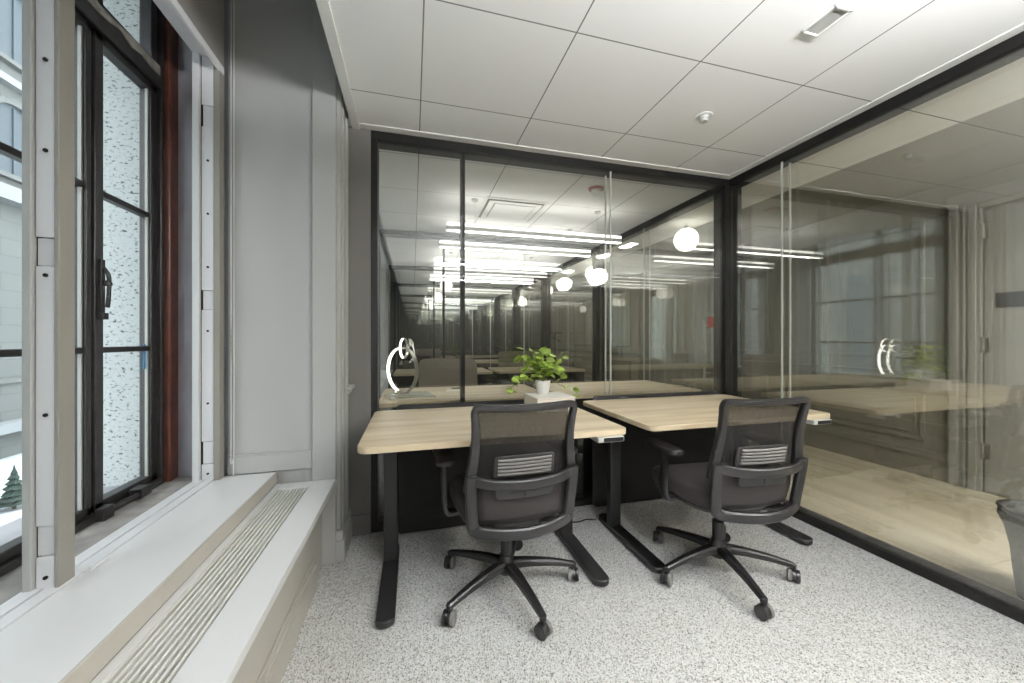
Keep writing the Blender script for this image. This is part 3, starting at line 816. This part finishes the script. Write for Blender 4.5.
def vine(pts, nleaf, size):
    P = bez([(0, 0, .072)]+pts, 6); st.tube(P, .0016, 5)
    for i in range(nleaf):
        k = int(len(P)*(.35+.65*(i+1)/nleaf))-1; k = min(k, len(P)-1); b_ = P[k]
        a = rr.uniform(0, 6.28)
        leaf(b_, (math.cos(a), math.sin(a)*.8-.35, rr.uniform(-.25, .65)), size*rr.uniform(.8, 1.2), rr.uniform(-.9, .9))
for k in range(22):
    a = rr.uniform(0, 6.28); r = rr.uniform(.02, .13)
    vine([(r*.5*math.cos(a), r*.4*math.sin(a), .12+rr.uniform(0, .05)), (r*math.cos(a)*1.1, r*.5*math.sin(a), .12+rr.uniform(0, .14))], 4, .052)
vine([(-.06, 0, .16), (-.13, -.01, .21), (-.165, -.01, .20)], 7, .052)
vine([(-.06, -.01, .12), (-.15, -.02, .09), (-.205, -.03, .05), (-.215, -.03, .01)], 9, .046)
vine([(-.04, -.01, .12), (-.09, -.02, .10), (-.13, -.02, .08)], 4, .046)
vine([(.05, -.01, .12), (.11, -.01, .14), (.15, -.01, .11)], 9, .050)
vine([(.03, -.01, .09), (.11, -.01, .05), (.19, -.02, .02), (.22, -.02, -.01)], 6, .042)
vine([(0, 0, .16), (-.015, 0, .24), (-.02, 0, .26)], 5, .048)
vine([(-.04, 0, .12), (-.10, -.01, .15), (-.13, -.01, .10), (-.145, -.01, .07)], 6, .046)
lf.build('foliage', M['leaf'], pl_, smooth='all'); st.build('stems', M['stem'], pl_, smooth='all')

# ------------------------------------------------------------------ ceiling fittings
s = thing('ceiling_sprinkler', 'small round white sprinkler cover on the ceiling above the right desk', 'sprinkler', (1.587, 1.734, CEIL))
MB().lathe([(0, -.004), (.042, -.004), (.045, 0), (0, .0)], n=26).build('escutcheon', M['trimw'], s, smooth=True)
MB().lathe([(0, -.034), (.018, -.034), (.024, -.028), (.022, -.012), (.026, -.004), (0, -.004)], n=20).build('sprinkler_head', M['alug'], s, smooth=True)
v = thing('ceiling_diffuser', 'small oblong white air slot in the ceiling near the right edge', 'vent', (1.578, 1.09, CEIL))
fr = MB(); 
fr.box(-.046, -.034, -.066, .066, -.008, 0); fr.box(.034, .046, -.066, .066, -.008, 0); fr.box(-.046, .046, -.066, -.056, -.008, 0); fr.box(-.046, .046, .056, .066, -.008, 0)
fr.build('frame', M['trimw'], v, bevel=.002)
MB().box(-.036, .036, -.058, .058, -.003, 0).build('face_plate', M['alug'], v)
s2 = thing('smoke_detector', 'white smoke detector on a red ring in the next office ceiling', 'smoke detector', (1.48, 2.80, CEIL))
MB().lathe([(0, -.012), (.062, -.012), (.066, 0), (0, 0)], n=28).build('base_ring', M['redc'], s2, smooth=True)
MB().lathe([(0, -.055), (.030, -.055), (.040, -.045), (.042, -.012), (0, -.012)], n=24).build('sensor', M['trimw'], s2, smooth=True)
v2 = thing('ceiling_diffuser', 'square white air diffuser in the next office ceiling', 'vent', (.92, 3.50, CEIL))
fr = MB()
for k, (r0, r1, z) in enumerate(((.30, .27, -.004), (.25, .20, -.012))):
    for a0 in ((-r0, r0, -r0, -r1), (-r0, r0, r1, r0), (-r0, -r1, -r1, r1), (r1, r0, -r1, r1)): fr.box(*a0, z-.004, z+.002)
fr.build('frame', M['trimw'], v2, bevel=.002)
MB().box(-.19, .19, -.19, .19, -.02, -.01).build('face_plate', M['trimw'], v2, bevel=.003)
MB().box(-.27, .27, -.27, .27, -.002, 0).build('throat', M['walld'], v2)

# recessed downlights added out of view to brighten the corridor
def downlight(label, loc):
    t = thing('added_downlight', label, 'ceiling light', loc)
    MB().lathe([(.078, -.004), (.098, -.004), (.102, 0), (.078, 0)], n=28, caps=False).build('trim_ring', M['trimw'], t, smooth=True)
    MB().lathe([(0, -.003), (.078, -.003), (.078, -.001), (0, -.001)], n=24).build('lens', M['can_added'], t)
    t['group'] = 'added downlights of the corridor'
    return t
downlight('added round downlight in the corridor ceiling, nearest the viewpoint', (2.79, .45, CEIL))
downlight('added round downlight in the corridor ceiling, second from the viewpoint', (2.79, -.20, CEIL))
downlight('added round downlight in the corridor ceiling, farthest behind the viewpoint', (2.79, -1.55, CEIL))
# pendant lights
def make_pendant(label, loc, L):
    t = thing('linear_pendant', label, 'pendant light', loc)
    MB().box(0, L, -.03, .03, -.020, .018).build('housing', M['alu'], t, bevel=.002)
    MB().box(.005, L-.005, -.027, .027, -.0215, -.019).build('lens', M['tubed'], t)
    MB().box(.005, L-.005, -.031, .031, .018, .042).build('upper_lens', M['tube'], t)
    MB().box(.005, L-.005, -.029, .029, .0415, .043).build('uplight_added_strip', M['upl'], t)  # hidden glowing strip added on top to brighten the ceiling
    for x in (.25, L-.25):
        MB().tube([(x, 0, .04), (x, 0, CEIL-loc[2]-.01)], .0012, 5).lathe([(0, CEIL-loc[2]-.014), (.03, CEIL-loc[2]-.014), (.03, CEIL-loc[2]), (0, CEIL-loc[2])], (x, 0, 0), 14).build('suspension', M['alug'], t)
    return t
ZL = H+.985
grp = 'linear pendants of the glass offices'
P0 = make_pendant('long white pendant light nearest the back glass in the next office', (.29, 3.30, ZL), 1.72); P0['group'] = grp
copy_tree(P0, loc=(.27, 3.92, ZL), label='second long pendant light in the next office, behind the first')
FAR = []
for i in range(1, 5):
    FAR.append(copy_tree(P0, loc=(.29, 3.30+PITCH*i, ZL), label='near pendant light of the %s office past the back glass' % names[i]))
    if i < 2: FAR.append(copy_tree(P0, loc=(.27, 3.92+PITCH*i, ZL), label='far pendant light of the %s office past the back glass' % names[i]))
def swap(o, table):
    for ch in o.children:
        for k, m in table.items():
            if ch.name.startswith(k): ch.data = ch.data.copy(); ch.data.materials[0] = M[m]
    return o
for o in FAR: swap(o, {'upper_lens': 'dim', 'uplight': 'tubed', 'lens': 'tube'})
swap(copy_tree(P0, loc=(.27, .02, ZL), label='unseen pendant light added overhead in this office'), {'lens': 'tube_added', 'uplight': 'upl_added'})  # fixture added out of view to light the room and its ceiling
swap(copy_tree(P0, loc=(.27, -1.25, ZL), label='unseen pendant light added behind the viewpoint in this office'), {'lens': 'tube_added', 'uplight': 'upl_added'})  # second added fixture, also out of view, for more room light
def make_globe(label, loc, r=.125, mat='globe'):
    t = thing('globe_pendant', label, 'pendant light', loc)
    prof = [(0.001, -r)]+[(r*math.sin(R(a)), -r*math.cos(R(a))) for a in range(15, 166, 15)]+[(.02, r*.99)]
    MB().lathe(prof, n=28).build('globe', M[mat], t, smooth='all')
    MB().lathe([(0, r*.98), (.022, r*.98), (.022, r+.02), (.004, r+.022), (.004, CEIL-loc[2]), (0, CEIL-loc[2])], n=12).build('stem', M['black'], t)
    return t
G = make_globe('white globe pendant in the corridor, nearest of its row', (2.86, 3.38, H+1.08)); G['group'] = 'globe pendants along the corridor'
for k, nm in ((1, 'second'), (2, 'third'), (3, 'fourth')):
    copy_tree(G, loc=(2.86, 3.38+PITCH*k*1.02, H+1.08), label='white globe pendant in the corridor, %s of its row' % nm)
for y, nm in ((-.55, 'beside this office'), (-1.9, 'behind the viewpoint')):
    g = copy_tree(G, loc=(2.86, y, H+(1.0 if y > -1 else 1.08)), label='white globe pendant in the corridor %s' % nm)
    for ch in g.children:
        if ch.name.startswith('globe'):
            ch.data = ch.data.copy(); ch.data.materials[0] = M['globeo']
        elif y > -1:
            ch.data = ch.data.copy()
            for v in ch.data.vertices:
                if v.co.z > .16: v.co.z += .08
G2 = make_globe('white globe standing in for a reflection, second office past the back glass', (.50, 5.75, H+.83), .095, 'globe_refl'); G2['group'] = 'globes standing in for reflections'  # glowing globes hung here in place of reflections in the glass
# longer stems come with copies of this one
copy_tree(G2, loc=(.47, 7.35, H+.83), label='white globe standing in for a reflection, third office past the back glass')
copy_tree(G2, loc=(.44, 9.2, H+.83), label='white globe standing in for a reflection, fourth office past the back glass')

# ------------------------------------------------------------------ next offices: desks, chairs, lamp
def far_desk(label, loc):
    t = thing('office_desk', label, 'desk', loc)
    W, Dp, zt = 1.21, .76, .75
    MB().prism(rrect(0, W, 0, Dp, .03, 4), zt-.027, zt).build('tabletop', M['oak'], t, bevel=.003)
    for x in (.12, W-.12):
        MB().box(x-.035, x+.035, .26, .31, .03, zt-.03).build('leg', M['deskblack'], t, bevel=.004)
        MB().prism(rrect(x-.038, x+.038, .10, .70, .03, 4), .001, .034).build('foot', M['deskblack'], t, bevel=.004)
    MB().box(.12, W-.12, .24, .33, zt-.065, zt-.03).build('crossbar', M['deskblack'], t, bevel=.004)
    MB().box(-.035, W-.01, .03, .048, .012, zt-.03).build('modesty_panel', M['panel'], t)
    return t
fd = far_desk('oak desk with the ring lamp, behind the glass on the left', (-.22, 2.50, 0))
copy_tree(fd, loc=(1.07, 2.50, 0), label='bare oak desk behind the glass on the right')
for i in range(1, 4):
    y = 2.50+PITCH*i
    copy_tree(fd, loc=(-.22, y, 0), label='left oak desk of the %s office past the back glass' % names[i])
    copy_tree(fd, loc=(1.07, y, 0), label='right oak desk of the %s office past the back glass' % names[i])

def guest_chair(label, loc, rz):
    t = thing('guest_chair', label, 'chair', loc, rz)
    def slab(mb, w, h, r, f):
        po = rrect(-w/2, w/2, 0, h, r, 6); mb.rings([[f(x, z, d, k) for x, z in po] for d, k in ((0, .94), (.012, 1), (.05, 1), (.062, .94))])
    b = MB(); slab(b, .60, .52, .07, lambda x, z, d, k: (x*k, -.27-d-.18*(z/.52)**2*.5+.05*(x/.3)**2, .44+(z-.26)*k+.26)); b.build('backrest', M['fabricg'], t, smooth=True)
    s_ = MB(); slab(s_, .56, .52, .07, lambda x, z, d, k: (x*k, (z-.26)*k, .40+d)); s_.build('seat', M['fabricg'], t, smooth=True)
    for x in (-.25, .25):
        for y in (-.22, .22): MB().tube([(x*.9, y*.9, .40), (x, y*1.1, .0)], .012, 8).build('leg', M['black'], t)
    return t
gc = guest_chair('taupe upholstered chair facing us behind the glass desk', (.37, 3.58, 0), R(182))
gc['label'] = 'wide taupe chair behind the desk with the ring lamp, past the glass'
copy_tree(gc, loc=(1.7, 5.75, 0), label='taupe chair at the right desk of the second office past the glass')
copy_tree(gc, loc=(.30, 7.75, 0), label='taupe chair at the left desk of the third office past the glass')
copy_tree(chair, loc=(.02, 5.55, 0), rz=R(170), label='black task chair in the second office past the back glass')

lp = thing('ring_lamp', 'glowing ring shaped table lamp on the desk behind the glass', 'lamp', (-.075, 2.80, ZD+.022), math.atan2(.77, -.64))
def ring(mb, cx, cz, r, w, th, rin, tilt=0):
    rsx = []
    for i in range(48):
        a = 2*math.pi*i/48; c_, s_ = math.cos(a), math.sin(a); sec = []
        for dr, dy in ((0, -w/2), (th, -w/2), (th, w/2), (0, w/2)):
            p = Vector(((r+dr+rin)*c_, dy, (r+dr+rin)*s_))
            p = Matrix.Rotation(tilt, 4, 'Z') @ p
            sec.append((p.x+cx, p.y, p.z+cz))
        rsx.append(sec)
    mb.rings(rsx, close=True)
b_ = MB(); ring(b_, 0, .168, .160, .030, .007, 0); b_.build('large_ring', M['chrome'], lp)
b_ = MB(); ring(b_, 0, .168, .1585, .022, .0013, 0); b_.build('large_ring_light', M['led'], lp)
b_ = MB(); ring(b_, -.02, .325, .070, .016, .006, 0, R(-18)); b_.build('small_ring', M['chrome'], lp)
b_ = MB(); ring(b_, -.02, .325, .0685, .012, .0013, 0, R(-18)); b_.build('small_ring_light', M['led'], lp)
MB().lathe([(0, 0), (.055, 0), (.055, .01), (.04, .016), (0, .018)], (0, 0, 0), 26).build('base', M['chrome'], lp, smooth=True)
g1 = thing('magazine', 'grey green magazine under the ring lamp', 'magazine', (-.01, 2.74, ZD), R(10))
MB().box(-.15, .15, -.11, .11, 0, .010).build('pages', M['pages'], g1, bevel=.001)
MB().box(-.152, .152, -.112, .112, .010, .0115).build('cover', M['mag'], g1)
g1b = thing('magazine', 'pale magazine on top of the grey green one, carrying the ring lamp', 'magazine', (-.04, 2.78, ZD+.0115), R(-14))
MB().box(-.13, .13, -.10, .10, 0, .009).build('pages', M['pages'], g1b, bevel=.001)
MB().box(-.132, .132, -.102, .102, .009, .0105).build('cover', M['mag'], g1b)
g2 = thing('paper_tray', 'small white tray with a dark pad on the desk behind the glass', 'tray', (.34, 3.02, ZD), R(-6))
MB().box(-.075, .075, -.055, .055, 0, .012).build('tray', M['paper'], g2, bevel=.002)
MB().box(-.035, .045, -.03, .03, .012, .016).build('pad', M['black'], g2, bevel=.001)

# coat stand far office, door pull on the next office's glass
cs = thing('coat_stand', 'thin black stand with crossbar in the second office past the glass', 'stand', (2.27, 5.7, 0))
MB().tube([(0, 0, .02), (0, 0, 1.30)], .016, 10).build('pole', M['black'], cs)
MB().tube([(-.14, 0, 1.27), (.12, 0, 1.27)], .012, 8).tube([(-.05, .0, 1.2), (.1, 0, 1.12)], .01, 8).build('crossbar', M['black'], cs)
MB().lathe([(0, 0), (.15, 0), (.15, .012), (.03, .022), (0, .022)], n=24).build('foot_plate', M['black'], cs)
dp = thing('door_pull', 'slim vertical steel pull on the next office glass', 'door handle', (XR-.02, 2.57, .82))
MB().tube([(-.025, 0, 0), (-.025, 0, .50)], .009, 10).build('bar', M['chrome'], dp)
MB().tube([(-.025, 0, .06), (.035, 0, .06)], .006, 8).tube([(-.025, 0, .44), (.035, 0, .44)], .006, 8).build('standoffs', M['chrome'], dp)
rd = MB().box(XR+.0125, XR+.0172, 2.53, 2.60, H+.10, H+.19).build('red_sticker', M['red'])
tag(rd, 'small red sticker above the steel pull on the glass', 'sticker')

# ------------------------------------------------------------------ outdoors
GZ = -3.05
o = MB().box(-60, -1.5, -40, 80, GZ-.2, GZ).build('ground', M['snow']); struct(o, 'snowy ground outside', 'ground')
struct(MB().box(-8.5, -5.0, -40, 80, GZ, GZ+.03).build('street', M['road']), 'street below the window', 'street')
struct(MB().box(-8.2, -8.0, -40, 80, GZ+.03, GZ+.045).build('street_marking', M['yellow']), 'yellow line on the street', 'road marking')
bd = thing('building', 'pale limestone building across the street', 'building', (-14, 15, -7.0))
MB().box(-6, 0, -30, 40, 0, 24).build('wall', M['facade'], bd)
lg = MB()
for z, dpt, hh in ((4.9, .5, .35), (13.0, .55, .5), (17.2, .3, .25), (21.4, .3, .25), (25.6, .3, .25)): lg.box(-.1, dpt, -30, 40, z, z+hh)
lg.build('ledges', M['fledge'], bd)
cnt = 0
for z in (13.9, 18.0, 22.2):
    for k in range(20):
        y = -26+3.1*k
        f = MB().box(-.05, .22, y-.2, y+1.7, z, z+.16)
        po = [(y, z+.15), (y+1.5, z+.15), (y+1.5, z+2.2)]+[(y+.75+.75*math.cos(R(a)), z+2.2+.5*math.sin(R(a))) for a in range(15, 166, 15)]+[(y, z+2.2)]
        outer = [(y-.2, z+.15), (y+1.7, z+.15), (y+1.7, z+2.2)]+[(y+.75+.95*math.cos(R(a)), z+2.2+.72*math.sin(R(a))) for a in range(15, 166, 15)]+[(y-.2, z+2.2)]
        n_ = len(po)
        vs = [(.14, a, b) for a, b in outer]+[(.14, a, b) for a, b in po]+[(.0, a, b) for a, b in outer]+[(.0, a, b) for a, b in po]
        fs = []
        for i in range(n_):
            j = (i+1) % n_
            fs += [(i, j, n_+j, n_+i), (i, 2*n_+i, 2*n_+j, j), (n_+i, n_+j, 3*n_+j, 3*n_+i)]
        f.add(vs, fs); fo = f.build('window', M['facade'], bd)
        g = MB().add([(.02, a, b) for a, b in po], [tuple(range(n_))]); 
        g.box(.01, .06, y+.71, y+.79, z+.15, z+2.6).build('pane', M['fwin'], fo)
for k in range(20):
    y = -26+3.1*k
    fo = MB().box(-.02, .1, y-.15, y+1.6, 6.6, 6.75).box(-.02, .06, y-.1, y+.02, 6.7, 11).box(-.02, .06, y+1.43, y+1.55, 6.7, 11).build('window', M['facade'], bd)
    if k % 3 == 1: MB().box(.0, .03, y+.02, y+1.43, 6.75, 11).build('pane', M['fwin'], fo)
tr_ = thing('fir_tree', 'small dark fir tree by the street far below the left window', 'tree', (-9.57, 12.1, GZ))
tr_.scale = (.32, .32, .30)
rows = []
rt = random.Random(5)
z = .5
while z < 3.4:
    r = .95*(1-(z-.5)/3.1)
    for rad, dz in ((r, 0), (r*.45, .30)):
        rows.append([(rad*(1+.22*rt.uniform(-1, 1))*math.cos(2*math.pi*i/18), rad*(1+.22*rt.uniform(-1, 1))*math.sin(2*math.pi*i/18), z+dz-.12*rt.uniform(0, 1)) for i in range(18)])
    z += .42
rows.append([(.01*math.cos(2*math.pi*i/18), .01*math.sin(2*math.pi*i/18), 3.7) for i in range(18)])
MB().rings(rows).build('foliage', M['fir'], tr_)
MB().lathe([(0, 0), (.12, 0), (.08, .6), (0, .6)], n=10).build('trunk', M['bark'], tr_)

# ------------------------------------------------------------------ light, camera
W = bpy.data.worlds.new('overcast_sky'); sc.world = W; W.use_nodes = True
nt = W.node_tree; nt.nodes.clear()
wo = nt.nodes.new('ShaderNodeOutputWorld'); bg = nt.nodes.new('ShaderNodeBackground')
bg.inputs[0].default_value = (.90, .96, 1.0, 1); bg.inputs[1].default_value = 3.8
nt.links.new(bg.outputs[0], wo.inputs[0])

cam = bpy.data.cameras.new('camera'); co = bpy.data.objects.new('camera', cam); COL.objects.link(co)
co.location = (0, 0, H); co.rotation_euler = (R(90), 0, -.2625)
cam.sensor_width = 36; cam.lens = 36*370/1024; cam.shift_y = -2/1024; cam.clip_start = .02; cam.clip_end = 300
sc.camera = co
sc.view_settings.view_transform = 'Standard'; sc.view_settings.look = 'None'
sc.view_settings.gamma = 1; sc.view_settings.use_curve_mapping = False
sc.view_settings.exposure = 0.90
sc.cycles.max_bounces = 14; sc.cycles.diffuse_bounces = 5; sc.cycles.glossy_bounces = 8
sc.cycles.transmission_bounces = 8; sc.cycles.transparent_max_bounces = 64
sc.cycles.caustics_reflective = False; sc.cycles.caustics_refractive = False
sc.cycles.use_denoising = True
sc.cycles.sample_clamp_indirect = 6
